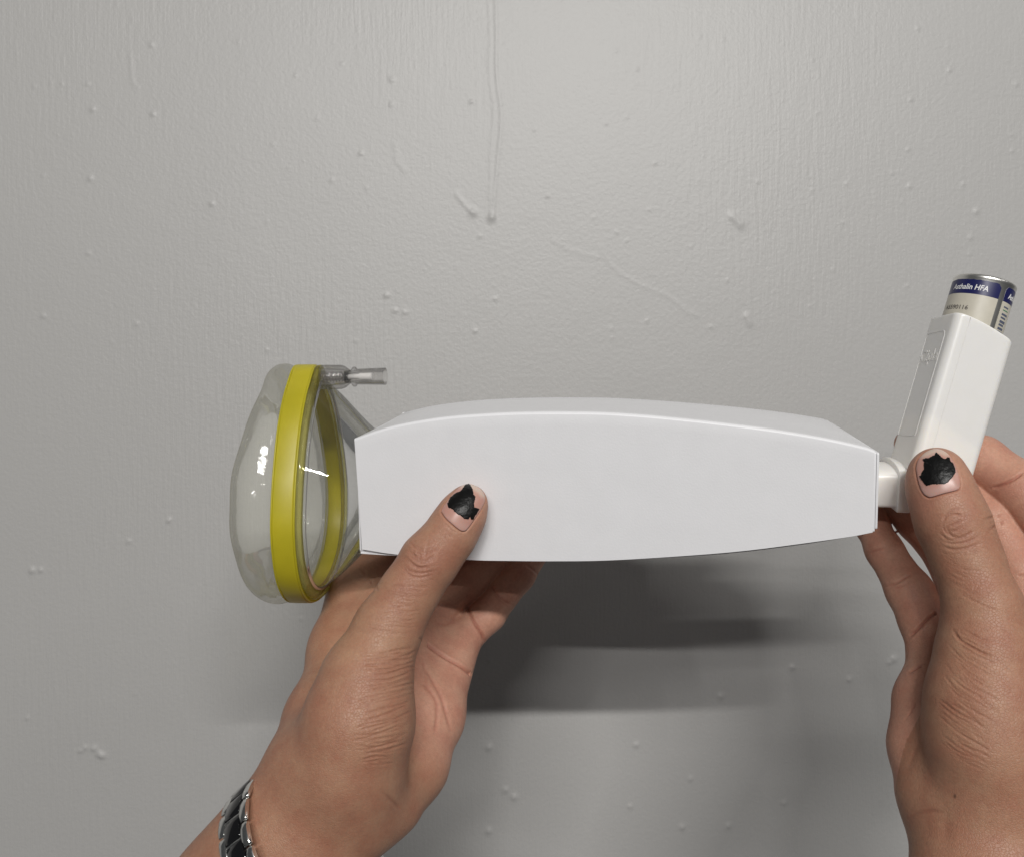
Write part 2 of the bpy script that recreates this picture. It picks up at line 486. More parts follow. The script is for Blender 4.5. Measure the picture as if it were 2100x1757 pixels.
box = thing('spacer_box', 'white folded card spacer box with bowed top held between both hands', 'box', BX(8, 3.5, -2.4))
def sharp(o):
    e = o.modifiers.new('crisp', 'EDGE_SPLIT'); e.split_angle = math.radians(38)
def build_box():
    n = 72
    rings = []
    for i in range(n):
        t = i / (n - 1)
        xt = TOP[0, 0] + (TOP[-1, 0] - TOP[0, 0]) * t
        xb = BOT[0, 0] + (BOT[-1, 0] - BOT[0, 0]) * t
        zt = np.interp(xt, TOPs[:, 0], TOPs[:, 1]); zb = np.interp(xb, BOTs[:, 0], BOTs[:, 1])
        bow = -.03 * math.sin(math.pi * t)
        ring = []
        r = .06
        zc = TOP[0, 1] + (TOP[-1, 1] - TOP[0, 1]) * t
        bk = .30 * (zt - zc)
        for s in np.linspace(0, 1, 14):
            z = zb + (zt - r - zb) * s
            x = xb + (xt - xb) * s
            ring.append(BX(x, bow, z))
        for a in np.linspace(0, math.pi / 2, 7)[1:]:
            ring.append(BX(xt, r - r * math.cos(a) + bow * math.cos(a), zt - r + r * math.sin(a)))
        for y in np.linspace(r, BOX_DEPTH - r, 12)[1:]:
            ring.append(BX(xt, y, zt - bk * y / BOX_DEPTH - .03 * math.sin(math.pi * y / BOX_DEPTH)))
        for a in np.linspace(0, math.pi / 2, 5)[1:]:
            ring.append(BX(xt, BOX_DEPTH - r + r * math.sin(a), zt - bk - r + r * math.cos(a)))
        for s in np.linspace(1, 0, 6)[1:]:
            ring.append(BX(xb + (xt - xb) * s, BOX_DEPTH, zb + (zt - bk - r - zb) * s))
        rings.append(ring)
    v, f = loft(rings, False, False, False)
    o = mesh_obj('outer_sleeve', v, f, MAT['card'], box)
    m = o.modifiers.new('card', 'SOLIDIFY'); m.thickness = .00045; m.offset = 1
    sharp(o)
    # bottom of the inner tray
    rows = []
    for i in range(60):
        q = TRAYs[int(i * 79 / 59)]
        rows.append([BX(q[0], y, q[1]) for y in np.linspace(.06, BOX_DEPTH - .06, 8)])
    v, f = loft(rows, False, False, False)
    o = mesh_obj('bottom_panel', v, f, MAT['card'], box)
    m = o.modifiers.new('card', 'SOLIDIFY'); m.thickness = .0005; m.offset = 0
    sharp(o)
    # inner front layer, peeping out below the sleeve
    xs = np.linspace(TRAY[0, 0], TRAY[-1, 0], 60)
    rows = []
    for x in xs:
        zb = np.interp(x, TRAYs[:, 0], TRAYs[:, 1])
        rows.append([BX(x, .115, zb + h) for h in (.0, .5, 1.1, 2.0)])
    v, f = loft(rows, False, False, False)
    o = mesh_obj('inner_panel', v, f, MAT['card'], box)
    m = o.modifiers.new('card', 'SOLIDIFY'); m.thickness = .0005; m.offset = 0
    sharp(o)
    # ends
    def plate(name, x, t, ztop, zbot, y0, y1, lean=0, r=.12):
        pts = []
        for (cy, cz, a0) in ((y0 + r, zbot + r, math.pi), (y1 - r, zbot + r, 1.5 * math.pi), (y1 - r, ztop - r, 0), (y0 + r, ztop - r, .5 * math.pi)):
            for a in np.linspace(a0, a0 + math.pi / 2, 5):
                pts.append((cy + r * math.cos(a), cz + r * math.sin(a)))
        rings = []
        for xx in (x, x + t):
            rings.append([BX(xx + lean * (z - zbot) / (ztop - zbot), y, z) for y, z in pts])
        v, f = loft(rings)
        o = autosmooth(fix_normals(mesh_obj(name, v, f, MAT['card'], box)))
        return o
    zl_t, zl_b = TOP[0, 1], TRAY[0, 1]
    plate('end_panel', TRAY[0, 0] - .015, .05, zl_t - .10, zl_b + .02, .03, BOX_DEPTH - .05, lean=TOP[0, 0] - TRAY[0, 0] + .06)
    plate('corner_tab', TOP[0, 0] - .03, .05, zl_t + .075, zl_t - .4, BOX_DEPTH - .32, BOX_DEPTH - .02, r=.05)
    zr_t, zr_b = TOP[-1, 1], BOT[-1, 1]
    lean = TOP[-1, 0] - BOT[-1, 0]
    plate('end_panel', BOT[-1, 0] + .006, .06, zr_t - .015, zr_b + .01, -.02, BOX_DEPTH + .02, lean=lean, r=.04)
    plate('end_flap', BOT[-1, 0] + .074, .07, zr_t - .03, zr_b + .10, -.035, BOX_DEPTH - .1, lean=lean + .005, r=.06)
build_box()

# ------------------------------------------------------------------ face mask
mask = thing('face_mask', 'clear plastic face mask with yellow ring on left end of white box', 'mask', P(640, 1170, 34.5))
MC = P(627, 985, 34.5); MC = np.array([-8.06, 34.5, -2.2])
HALF = [(0, 0), (.012, .12), (.045, .235), (.115, .45), (.23, .67), (.38, .85), (.51, .955), (.615, 1.0), (.74, .965), (.84, .86), (.925, .66), (.98, .36)]
_p = [(4.05 * f, 4.62 - 9.06 * h) for h, f in HALF] + [(0, 4.62 - 9.06)] + [(-4.05 * f, 4.62 - 9.06 * h) for h, f in HALF[::-1][:-1]]
_q = spline(_p + _p[:1], 600)
_l = np.concatenate([[0], np.cumsum(np.linalg.norm(np.diff(_q, axis=0), axis=1))])
_s = np.linspace(0, _l[-1], 481)[:-1]
EGG = np.stack([np.interp(_s, _l, _q[:, i]) for i in (0, 1)], 1)
for _ in range(14):
    EGG = .25 * np.roll(EGG, 1, 0) + .5 * EGG + .25 * np.roll(EGG, -1, 0)
EGG_N = np.roll(EGG, -1, 0) - np.roll(EGG, 1, 0)
EGG_N = np.stack([-EGG_N[:, 1], EGG_N[:, 0]], 1); EGG_N /= np.linalg.norm(EGG_N, axis=1)[:, None]
if EGG_N[0, 1] < 0: EGG_N = -EGG_N
def egg(t, grow=0.0, sc=1.0):
    """outline of the mask in its plane: depth, height"""
    i = int(round((t % (2 * math.pi)) / (2 * math.pi) * 480)) % 480
    return EGG[i] * sc + grow * EGG_N[i]
NM = unit([.020, 1, .155]); XM = unit(np.cross(NM, [0, 0, 1])); ZM = np.cross(XM, NM)
def MP(x, yz): return MC + XM * x + NM * yz[0] + ZM * yz[1]
NT = 120
TT = np.linspace(0, 2 * np.pi, NT, endpoint=False)
def ring_sweep(name, section, mat, k_cap=False, parent=mask):
    """section(t) -> list of (axial, radial) round the closed tube at angle t"""
    rings = []
    for t in TT:
        rings.append([MP(a, egg(t, r)) for a, r in section(t)])
    v, f = loft(rings, close_loop=True)
    return fix_normals(mesh_obj(name, v, f, mat, parent))
def rounded_rect(a0, a1, r0, r1, rad, k=4):
    pts = []
    for (ca, cr, s) in ((a0 + rad, r0 + rad, math.pi), (a1 - rad, r0 + rad, 1.5 * math.pi), (a1 - rad, r1 - rad, 0), (a0 + rad, r1 - rad, .5 * math.pi)):
        for q in np.linspace(s, s + math.pi / 2, k):
            pts.append((ca + rad * math.cos(q), cr + rad * math.sin(q)))
    return pts
def wob(t, s, ph): return math.sin(t * s + ph)
def cushion_section(t):
    L = 1.72 - .30 * math.cos(2 * t) + .03 * math.cos(t) + .04 * wob(t, 5, 1) + .02 * wob(t, 11, 2)
    out = []
    for q in np.linspace(0, 2 * np.pi, 28, endpoint=False):
        cx, cy = math.cos(q), math.sin(q)
        a = -.14 - L * .5 + (L * .5) * cx
        r = -.66 + (.86 + .03 * wob(t, 7, 0)) * cy
        out.append((a, r))
    return out
ring_sweep('air_cushion', cushion_section, MAT['cushion'])
ring_sweep('yellow_band', lambda t: rounded_rect(-.40, .38, -.12 + .02 * wob(t, 4, 0), .15 + .015 * wob(t, 9, 1), .07), MAT['yellow'])
ring_sweep('rim', lambda t: rounded_rect(.36, .60, -.44, .03, .11), MAT['rim'])
# seam beads along both edges of the band
for nm, ax, rr in (('seam', -.41, .12), ('seam', .40, .10)):
    v, f = sweep([MP(ax, egg(t, rr)) for t in TT], .035, 6, True)
    mesh_obj(nm, v, f, MAT['yellow'], mask)
# dome from the rim to the box end
def dome_ring(s):
    """s 0..1 from rim to box"""
    x = .52 + 2.35 * s
    e = s * s * (3 - 2 * s) * .35 + s * .65
    out = []
    for t in np.linspace(0, 2 * np.pi, 96, endpoint=False):
        a = egg(t, -.36)
        b = np.array([2.65 * math.sin(t), 2.02 * math.cos(t) - .10])
        bulge = .07 * math.sin(math.pi * s)
        q = a * (1 - e) + b * e
        q = q * (1 + bulge * .35)
        out.append(MP(x, q))
    return out
v, f = loft([dome_ring(s) for s in np.linspace(0, 1, 26)], False, False)
o = fix_normals(mesh_obj('dome', v, f, MAT['dome'], mask))
# the thick moulded lip where dome meets rim
v, f = sweep([MP(.62, egg(t, -.40)) for t in TT], .09, 8, True)
mesh_obj('dome_lip', v, f, MAT['dome'], mask)

def lathe(path_fn, prof, k=28, name='part', mat=None, parent=None, caps=(True, True)):
    """prof list of (dist along axis, radius); path_fn(d) -> (centre, e, g)"""
    rings = []
    for d, r in prof:
        c, e, g = path_fn(d)
        rings.append([c + r * (math.cos(a) * e + math.sin(a) * g) for a in np.linspace(0, 2 * np.pi, k, endpoint=False)])
    v, f = loft(rings, *caps)
    return autosmooth(fix_normals(mesh_obj(name, v, f, mat, parent)), 50)
VA0 = P(652, 774, 33.6); VA1 = P(790, 772, 33.2)
va = unit(VA1 - VA0); ve = unit(np.cross(va, [0, 0, 1])); vg = np.cross(ve, va)
vlen = np.linalg.norm(VA1 - VA0)
vp = lambda d: (VA0 + va * d, ve, vg)
valve = lathe(vp, [(-.12, .35), (.0, .47), (.14, .49), (.17, .40)], 28, 'valve_base', MAT['rim'], mask)
def cm(u): return (u - 652) / 138.0 * vlen
lathe(vp, [(.16, .38), (.2, .48), (cm(700), .47), (cm(708), .42), (cm(716), .30), (cm(717), .24), (cm(700), .30), (.22, .34)], 28, 'valve_body', MAT['valve'], mask)
coil = [VA0 + va * (.18 + .85 * s) + .17 * (math.cos(s * 44) * ve + math.sin(s * 44) * vg) for s in np.linspace(0, 1, 150)]
v, f = sweep(coil, .028, 6); mesh_obj('spring', v, f, MAT['spring'], mask)
lathe(vp, [(cm(708), .20), (cm(709), .245), (cm(714), .245), (cm(715), .20)], 24, 'o_ring', MAT['o_ring'], mask)
lathe(vp, [(cm(716), .24), (cm(722), .29), (cm(726), .39), (cm(729), .39), (cm(731), .30), (cm(786), .33), (cm(790), .335), (cm(790.5), .31), (cm(786), .29), (cm(730), .25), (cm(716), .20)], 30, 'valve_tip', MAT['valve'], mask, (False, False))
lathe(vp, [(cm(714), .10), (cm(738), .10), (cm(738.5), .155), (cm(763), .16), (cm(764), .13)], 20, 'valve_core', MAT['white_core'], mask)

# ------------------------------------------------------------------ inhaler and canister
AX = unit([math.sin(math.radians(15.8)), -.02, math.cos(math.radians(15.8))])
Lv = unit([.90, -.43, 0]); Dv = unit([.43, .90, 0])
PHI = math.radians(24)
E2 = math.cos(PHI) * Lv + math.sin(PHI) * Dv
E2 = unit(E2 - AX * (E2 @ AX)); E1 = np.cross(AX, E2)
if E1 @ Dv < 0: E1 = -E1
W1, W2, RC = 2.22, 2.22, .31
B0 = P(1884, 1040, 31.3)
B_TOP = np.linalg.norm(P(1983, 668, 31.0) - B0)
def sect(inset=0.0, k=9, sc=1.0):
    w1, w2, r = W1 / 2 * sc - inset, W2 / 2 * sc - inset, max(RC - inset, .05)
    pts = []
    for (a, b, s) in ((w1 - r, w2 - r, 0), (-(w1 - r), w2 - r, .5 * math.pi), (-(w1 - r), -(w2 - r), math.pi), (w1 - r, -(w2 - r), 1.5 * math.pi)):
        for q in np.linspace(s, s + math.pi / 2, k):
            pts.append((a + r * math.cos(q), b + r * math.sin(q)))
    # fill the flats
    out = []
    n = len(pts)
    for i in range(n):
        a, b = np.array(pts[i]), np.array(pts[(i + 1) % n])
        m = max(1, int(np.linalg.norm(b - a) / .2))
        for j in range(m): out.append(a + (b - a) * j / m)
    return out
def top_h(a, b):
    s = (b + W2 / 2) / W2
    return B_TOP + .14 - .52 * max(s, 0) ** 1.7
inh = thing('inhaler', 'white plastic inhaler standing tilted in the right hand beside box', 'inhaler', B0)
def build_inhaler():
    so = sect()
    def ring(sec, h0, frac, sc=1.0):
        out = []
        for a, b in sec:
            lo = h0 + .95 * min(max((W2 / 2 - b) / W2 * 1.25, 0), 1)
            out.append(B0 + AX * (lo + (top_h(a, b) - lo) * frac) + E1 * a * sc + E2 * b * sc)
        return out
    rings = [ring(so, .2, 0, .82), ring(so, .22, 0, .93)]
    for fr in np.linspace(0, .985, 26): rings.append(ring(so, .3, fr))
    m1 = sect(.02); m2 = sect(.055); m3 = sect(.09)
    rings += [ring(so, .3, .995)]
    n = len(so)
    def resamp(sec):
        s = np.array(sec); return s
    def blend(t): return [(a * (1 - t), b) for a, b in so]
    # rounded lip: shrink the outer outline towards the inner one
    def inset_pts(d):
        w = np.array(so); r = np.array([W1 / 2, W2 / 2])
        return [(a - d * np.sign(a) * min(1, abs(a) / (r[0] - .3)), b - d * np.sign(b) * min(1, abs(b) / (r[1] - .3))) for a, b in w]
    rings += [ring(inset_pts(.015), .3, 1.002), ring(inset_pts(.03), .3, 1.002), ring(inset_pts(.038), .3, .997), ring(inset_pts(.040), .3, .6), ring(inset_pts(.040), .3, .35)]
    v, f = loft(rings)
    autosmooth(fix_normals(mesh_obj('body', v, f, MAT['plastic'], inh)), 60)
    # front panel with its raised border, on the face towards the box
    def fp(a, h, off=0.0): return B0 + AX * h + E1 * a + E2 * (-W2 / 2 - off)
    a0, a1 = -.62, .84
    h1, h0 = B_TOP - .46, B_TOP - 4.35
    r = .22
    pts = []
    for (ca, ch, s) in ((a1 - r, h1 - r, 0), (a0 + r, h1 - r, .5 * math.pi)):
        for q in np.linspace(s, s + math.pi / 2, 7): pts.append((ca + r * math.cos(q), ch + r * math.sin(q)))
    for q in ((a0, h0 + .03), (a0 + .04, h0), (a1 - .04, h0), (a1, h0 + .03)): pts.append(q)
    n = len(pts)
    dense = []
    for i in range(n):
        a, b = np.array(pts[i]), np.array(pts[(i + 1) % n]); m = max(1, int(np.linalg.norm(b - a) / .15))
        for j in range(m): dense.append(a + (b - a) * j / m)
    def outpath(off): return [fp(a, h, off) for a, h in dense]
    v, f = sweep(outpath(-.004), .024, 8, True)
    mesh_obj('panel_rim', v, f, MAT['plastic'], inh)
    # mould line on the side that faces us
    line = [B0 + AX * h + E1 * (-W1 / 2 + .002) + E2 * (-W2 / 2 + RC + .18) for h in np.linspace(.4, top_h(-W1 / 2, -W2 / 2 + RC + .18) - .02, 30)]
    v, f = sweep(line, .010, 6); mesh_obj('mould_line', v, f, MAT['plastic'], inh)
    # mouthpiece along the axis of the box
    m0 = P(1821, 990, 31.9)
    def mrow(x, w, ht, hb, arch, up=0):
        pts = []
        r = .16
        for q in np.linspace(math.pi, 1.5 * math.pi, 5): pts.append((-w + r + r * math.cos(q), hb + r + r * math.sin(q)))
        for q in np.linspace(1.5 * math.pi, 2 * math.pi, 5): pts.append((w - r + r * math.cos(q), hb + r + r * math.sin(q)))
        for q in np.linspace(0, 1, 5): pts.append((w, ht * q))
        for q in np.linspace(0, math.pi, 19)[1:-1]: pts.append((w * math.cos(q) ** 1 if True else 0, ht + arch * math.sin(q) ** .8))
        for q in np.linspace(1, 0, 5): pts.append((-w, ht * q))
        return [m0 + EX * x + N_BOX * a + EZ * (b + up) for a, b in pts]
    v, f = loft([mrow(-2.2, 1.12, .40, -.66, .30), mrow(.05, 1.15, .42, -.68, .31)])
    autosmooth(fix_normals(mesh_obj('mouthpiece', v, f, MAT['plastic'], inh)), 40)
    v, f = loft([mrow(-.0, 1.22, .47, -.80, .36), mrow(.03, 1.27, .50, -.83, .40), mrow(.40, 1.29, .50, -.84, .40), mrow(.46, 1.27, .48, -.82, .39), mrow(.9, 1.22, .45, -.82, .37), mrow(2.2, 1.15, .42, -.8, .35), mrow(2.5, .9, .3, -.6, .25)])
    autosmooth(fix_normals(mesh_obj('collar', v, f, MAT['plastic'], inh)), 40)
    return fp
fp = build_inhaler()

def text_mesh(body, size, bold=0.0, shear=0.0, extrude=0.0, align='LEFT'):
    cu = bpy.data.curves.new('lettering', 'FONT')
    cu.body = body; cu.size = size; cu.offset = bold; cu.shear = shear; cu.extrude = extrude; cu.align_x = align; cu.resolution_u = 4
    ob = bpy.data.objects.new('lettering_curve', cu); COL.objects.link(ob)
    dg = bpy.context.evaluated_depsgraph_get(); dg.update()
    me = bpy.data.meshes.new_from_object(ob.evaluated_get(dg))
    v = np.array([tuple(x.co) for x in me.vertices]); f = [tuple(p.vertices) for p in me.polygons]
    bpy.data.objects.remove(ob); bpy.data.curves.remove(cu); bpy.data.meshes.remove(me)
    return v, f

# embossed maker's word on the front panel
v, f = text_mesh('Cipla', .62, .006, 0, .022, 'CENTER')
w = v[:, 0].max() - v[:, 0].min()
v[:, 0] *= 1.35 / w
mesh_obj('embossed_lettering', [fp(.11 - x, B_TOP - 1.55 + y, -.004 + z) for x, y, z in v], f, MAT['plastic'], inh, False)

CR = 1.05
CAX = unit(AX + E2 * .012)
CT = B0 + AX * (B_TOP + 1.72) + E2 * .02
print('can top', (CT[0] / CT[1] * F + 1050, 878.5 - CT[2] / CT[1] * F))
can = thing('inhaler_canister', 'silver metal canister with navy and cream label standing in white inhaler', 'canister', CT - CAX * 5)
cview = unit(-CT); cview = unit(cview - CAX * (cview @ CAX)); cright = np.cross(CAX, cview)
if cright[0] < 0: cright = -cright
def CP(ang, down, r): return CT - CAX * down + r * (math.sin(ang) * cright + math.cos(ang) * cview)
prof = [(5.2, .9), (5.0, CR - .05), (4.9, CR - .02)] + [(d, CR - .02) for d in (4, 3, 2, 1)] + [(.20, CR - .02), (.15, CR), (.09, CR + .005), (.04, CR - .02), (.01, CR - .07), (.0, CR - .14), (.03, CR - .2), (.10, CR - .28), (.10, .01)]
rings = [[CP(a, d, r) for a in np.linspace(0, 2 * np.pi, 64, endpoint=False)] for d, r in prof]
v, f = loft(rings)
autosmooth(fix_normals(mesh_obj('can_body', v, f, MAT['steel_can'], can)), 40)
def decal(name, a0, a1, d0, d1, r, mat, parent=can, rnd=0.0, jag=0.0):
    n = 28; top, bot = [], []
    for i in range(n):
        a = math.radians(a0 + (a1 - a0) * i / (n - 1))
        e = (a1 - (a0 + (a1 - a0) * i / (n - 1))) * math.pi / 180 * CR
        dd = 0
        if rnd and e < rnd: dd = rnd - math.sqrt(max(rnd ** 2 - (rnd - e) ** 2, 0))
        e2 = ((a0 + (a1 - a0) * i / (n - 1)) - a0) * math.pi / 180 * CR
        if rnd and e2 < rnd: dd = rnd - math.sqrt(max(rnd ** 2 - (rnd - e2) ** 2, 0))
        j = random.uniform(-jag, jag)
        top.append((a, d0 + dd + j)); bot.append((a, d1))
    rows = []
    for (a, t), (_, bb) in zip(top, bot):
        rows.append([CP(a, t, CR - .02), CP(a, t, r)] + [CP(a, t + (bb - t) * s, r) for s in (.33, .66)] + [CP(a, bb, r), CP(a, bb, CR - .02)])
    v, f = loft(rows, True, True, False)
    return autosmooth(fix_normals(mesh_obj(name, v, f, mat, parent)), 40)
lab = decal('label', -128, 32, .74, 3.6, CR - .010, MAT['cream'])
decal('label', 43.5, 168, .74, 3.6, CR - .010, MAT['cream'])
decal('label_band', -128, 32, .235, .755, CR - .008, MAT['navy'], rnd=.12, jag=.012)
decal('label_band', 43.5, 168, .235, .755, CR - .008, MAT['navy'], rnd=.12, jag=.012)
decal('label_stripe', -40, 31.5, 1.94, 2.5, CR - .006, MAT['green_ink'])
def wrap_text(name, body, a_mid0, a_mid1, down, h, mat, bold=.0, shear=0, fit=True):
    v, f = text_mesh(body, h / .70, bold, shear)
    x0, x1 = v[:, 0].min(), v[:, 0].max()
    a = math.radians(a_mid0) + (v[:, 0] - x0) / (x1 - x0) * math.radians(a_mid1 - a_mid0)
    vv = [CP(ai, down - y, CR - .003) for ai, y in zip(a, v[:, 1])]
    return mesh_obj(name, vv, f, mat, can, False)
wrap_text('lettering', 'Asthalin HFA', -62, 9.5, .60, .19, MAT['white_ink'], .005, .12)
wrap_text('lettering', 'Asthalin HFA', 53, 125, .60, .185, MAT['white_ink'], .008, .12)
wrap_text('lettering', 'A5590116', -68, -16, 1.34, .15, MAT['grey_ink'], .002)
# bar code seen end on at the right of the can
for i, w in enumerate([.05, .03, .07, .06, .09, .07, .08, .05, .07, .05, .08]):
    d = .90 + i * .125
    decal('bar', 50, 66 + (i * 7 % 5), d, d + w, CR - .006, MAT['green_ink'] if i == 1 else MAT['blue_ink'])

# ------------------------------------------------------------------ hands: one smooth surface each, grown from tapered bones
def roundcone(p, a, b, r1, r2, flat=None):
    a = np.asarray(a, np.float32); b = np.asarray(b, np.float32)
    pa = p - a
    ba = b - a
    if flat is not None:
        n, fct = flat
        n = np.asarray(n, np.float32)
        pa = pa + (pa @ n)[..., None] * n * (1 / fct - 1)
        ba = ba + (ba @ n) * n * (1 / fct - 1)
    l2 = float(ba @ ba); rr = r1 - r2
    a2 = l2 - rr * rr; il2 = 1.0 / l2
    y = pa @ ba; z = y - l2
    q = pa * l2 - ba * y[..., None]
    x2 = np.einsum('...i,...i->...', q, q)
    y2 = y * y * l2; z2 = z * z * l2
    k = np.sign(rr) * rr * rr * x2
    d3 = (np.sqrt(np.maximum(x2 * a2 * il2, 0)) + y * rr) * il2 - r1
    d1 = np.sqrt(x2 + z2) * il2 - r2
    d2 = np.sqrt(x2 + y2) * il2 - r1
    return np.where(np.sign(z) * a2 * z2 > k, d1, np.where(np.sign(y) * a2 * y2 < k, d2, d3)).astype(np.float32)

def smin(a, b, k):
    h = np.maximum(k - np.abs(a - b), 0) / k
    return np.minimum(a, b) - h * h * k * .25

class Hand:
    def __init__(self):
        self.groups = {}
    def chain(self, g, pts, k=.35, flat=None):
        """pts: (u, v, depth cm, radius in picture units)"""
        q = [(P(u, v, d), r * d / F) for u, v, d, r in pts]
        for (a, ra), (b, rb) in zip(q[:-1], q[1:]):
            self.groups.setdefault(g, []).append((a, b, ra, rb, k, flat))
        if len(q) == 1:
            a, ra = q[0]
            self.groups.setdefault(g, []).append((a, a + np.array([0, .05, .0]), ra, ra, k, flat))
    def group_sdf(self, g, p):
        d = None
        for a, b, ra, rb, k, flat in self.groups[g]:
            e = roundcone(p, a, b, ra, rb, flat)
            d = e if d is None else smin(d, e, k)
        return d
    def sdf(self, p, parts=False):
        p = p.astype(np.float32)
        palm = self.group_sdf('palm', p)
        tot = palm
        g = {'palm': palm}
        first = True
        acc = None
        for name in self.groups:
            if name == 'palm': continue
            e = self.group_sdf(name, p); g[name] = e
            e = smin(palm, e, self.blend.get(name, .5))
            acc = e if acc is None else smin(acc, e, .10)
        return (acc, g) if parts else acc

def surface_nets(fv, origin, h):
    nx, ny, nz = fv.shape
    s = fv < 0
    cnt = np.zeros((nx - 1, ny - 1, nz - 1), np.int8)
    for i in (0, 1):
        for j in (0, 1):
            for k in (0, 1): cnt += s[i:nx - 1 + i, j:ny - 1 + j, k:nz - 1 + k]
    mixed = (cnt > 0) & (cnt < 8)
    ijk = np.argwhere(mixed)
    idx = np.full(mixed.shape, -1, np.int64); idx[mixed] = np.arange(len(ijk))
    corners = np.array([(i, j, k) for i in (0, 1) for j in (0, 1) for k in (0, 1)])
    vals = np.stack([fv[ijk[:, 0] + c[0], ijk[:, 1] + c[1], ijk[:, 2] + c[2]] for c in corners], 1)
    acc = np.zeros((len(ijk), 3)); num = np.zeros(len(ijk))
    for a in range(8):
        for b in range(a + 1, 8):
            if np.abs(corners[a] - corners[b]).sum() != 1: continue
            va, vb = vals[:, a], vals[:, b]
            cr = (va < 0) != (vb < 0)
            t = np.where(cr, va / np.where(cr, va - vb, 1), 0)
            pt = corners[a] + t[:, None] * (corners[b] - corners[a])
            acc += np.where(cr[:, None], pt, 0); num += cr
    V = origin + (ijk + acc / num[:, None]) * h
    quads = []
    for ax in range(3):
        sl0 = [slice(None)] * 3; sl1 = [slice(None)] * 3
        sl0[ax] = slice(0, -1); sl1[ax] = slice(1, None)
        ch = s[tuple(sl0)] != s[tuple(sl1)]
        e = np.argwhere(ch)
        o1, o2 = (ax + 1) % 3, (ax + 2) % 3
        ok = (e[:, o1] > 0) & (e[:, o2] > 0) & (e[:, o1] < fv.shape[o1] - 1) & (e[:, o2] < fv.shape[o2] - 1)
        e = e[ok]
        inside = s[e[:, 0], e[:, 1], e[:, 2]]
        def cell(d1, d2):
            c = e.copy(); c[:, o1] += d1; c[:, o2] += d2
            return idx[c[:, 0], c[:, 1], c[:, 2]]
        q = np.stack([cell(-1, -1), cell(0, -1), cell(0, 0), cell(-1, 0)], 1)
        q[~inside] = q[~inside][:, ::-1]
        quads.append(q)
    Q = np.concatenate(quads)
    return V, Q[(Q >= 0).all(1)]

def subdivide(V, Q):
    n = len(V)
    e = np.concatenate([np.sort(Q[:, [i, (i + 1) % 4]], 1) for i in range(4)])
    key = e[:, 0].astype(np.int64) * n + e[:, 1]
    uk, inv = np.unique(key, return_inverse=True)
    em = (V[uk // n] + V[uk % n]) * .5
    fc = V[Q].mean(1)
    ne, nf = len(uk), len(Q)
    ei = inv.reshape(4, nf).T + n
    fi = np.arange(nf) + n + ne
    out = [np.stack([Q[:, i], ei[:, i], fi, ei[:, (i - 1) % 4]], 1) for i in range(4)]
    return np.concatenate([V, em, fc]), np.concatenate(out)

def gradient(fn, p, h=.02):
    g = np.stack([fn(p + np.eye(3)[i] * h) - fn(p - np.eye(3)[i] * h) for i in range(3)], 1) / (2 * h)
    return g

def project_uv(V):
    return np.stack([V[:, 0] / V[:, 1] * F + 1050, 878.5 - V[:, 2] / V[:, 1] * F], 1)

def seg_dist(uv, poly):
    best = np.full(len(uv), 1e9)
    for a, b in zip(poly[:-1], poly[1:]):
        ab = b - a
        t = np.clip(((uv - a) @ ab) / (ab @ ab + 1e-9), 0, 1)
        d = uv - a - t[:, None] * ab
        best = np.minimum(best, (d * d).sum(1))
    return np.sqrt(best)

def raycast(fn, uv, d0, d1, it=70):
    """distance along the sight line from the camera to the surface"""
    uv = np.asarray(uv, float)
    dr = np.stack([(uv[:, 0] - 1050) / F, np.ones(len(uv)), (878.5 - uv[:, 1]) / F], 1)
    t = np.full(len(uv), d0)
    ln = np.linalg.norm(dr, axis=1)
    for _ in range(it):
        t = np.minimum(t + fn(dr * t[:, None]) * .8 / ln, d1)
    return dr * t[:, None]

def families(guides, n, jit, trunc=.35):
    """n lines blended between guide lines, with irregular ends"""
    G = [spline(g, 24) for g in guides]
    out = []
    for i in range(n):
        s = (i + random.uniform(-.35, .35)) / max(n - 1, 1) * (len(G) - 1)
        s = min(max(s, 0), len(G) - 1 - 1e-6)
        k = int(s); t = s - k
        c = G[k] * (1 - t) + G[k + 1] * t
        a = random.uniform(0, trunc); b = 1 - random.uniform(0, trunc)
        c = c[int(a * 23): int(b * 23) + 1]
        ph = random.uniform(0, 6)
        c = c + np.stack([np.zeros(len(c)), np.sin(np.linspace(0, 5, len(c)) + ph) * jit], 1)
        if len(c) > 2: out.append(c)
    return out

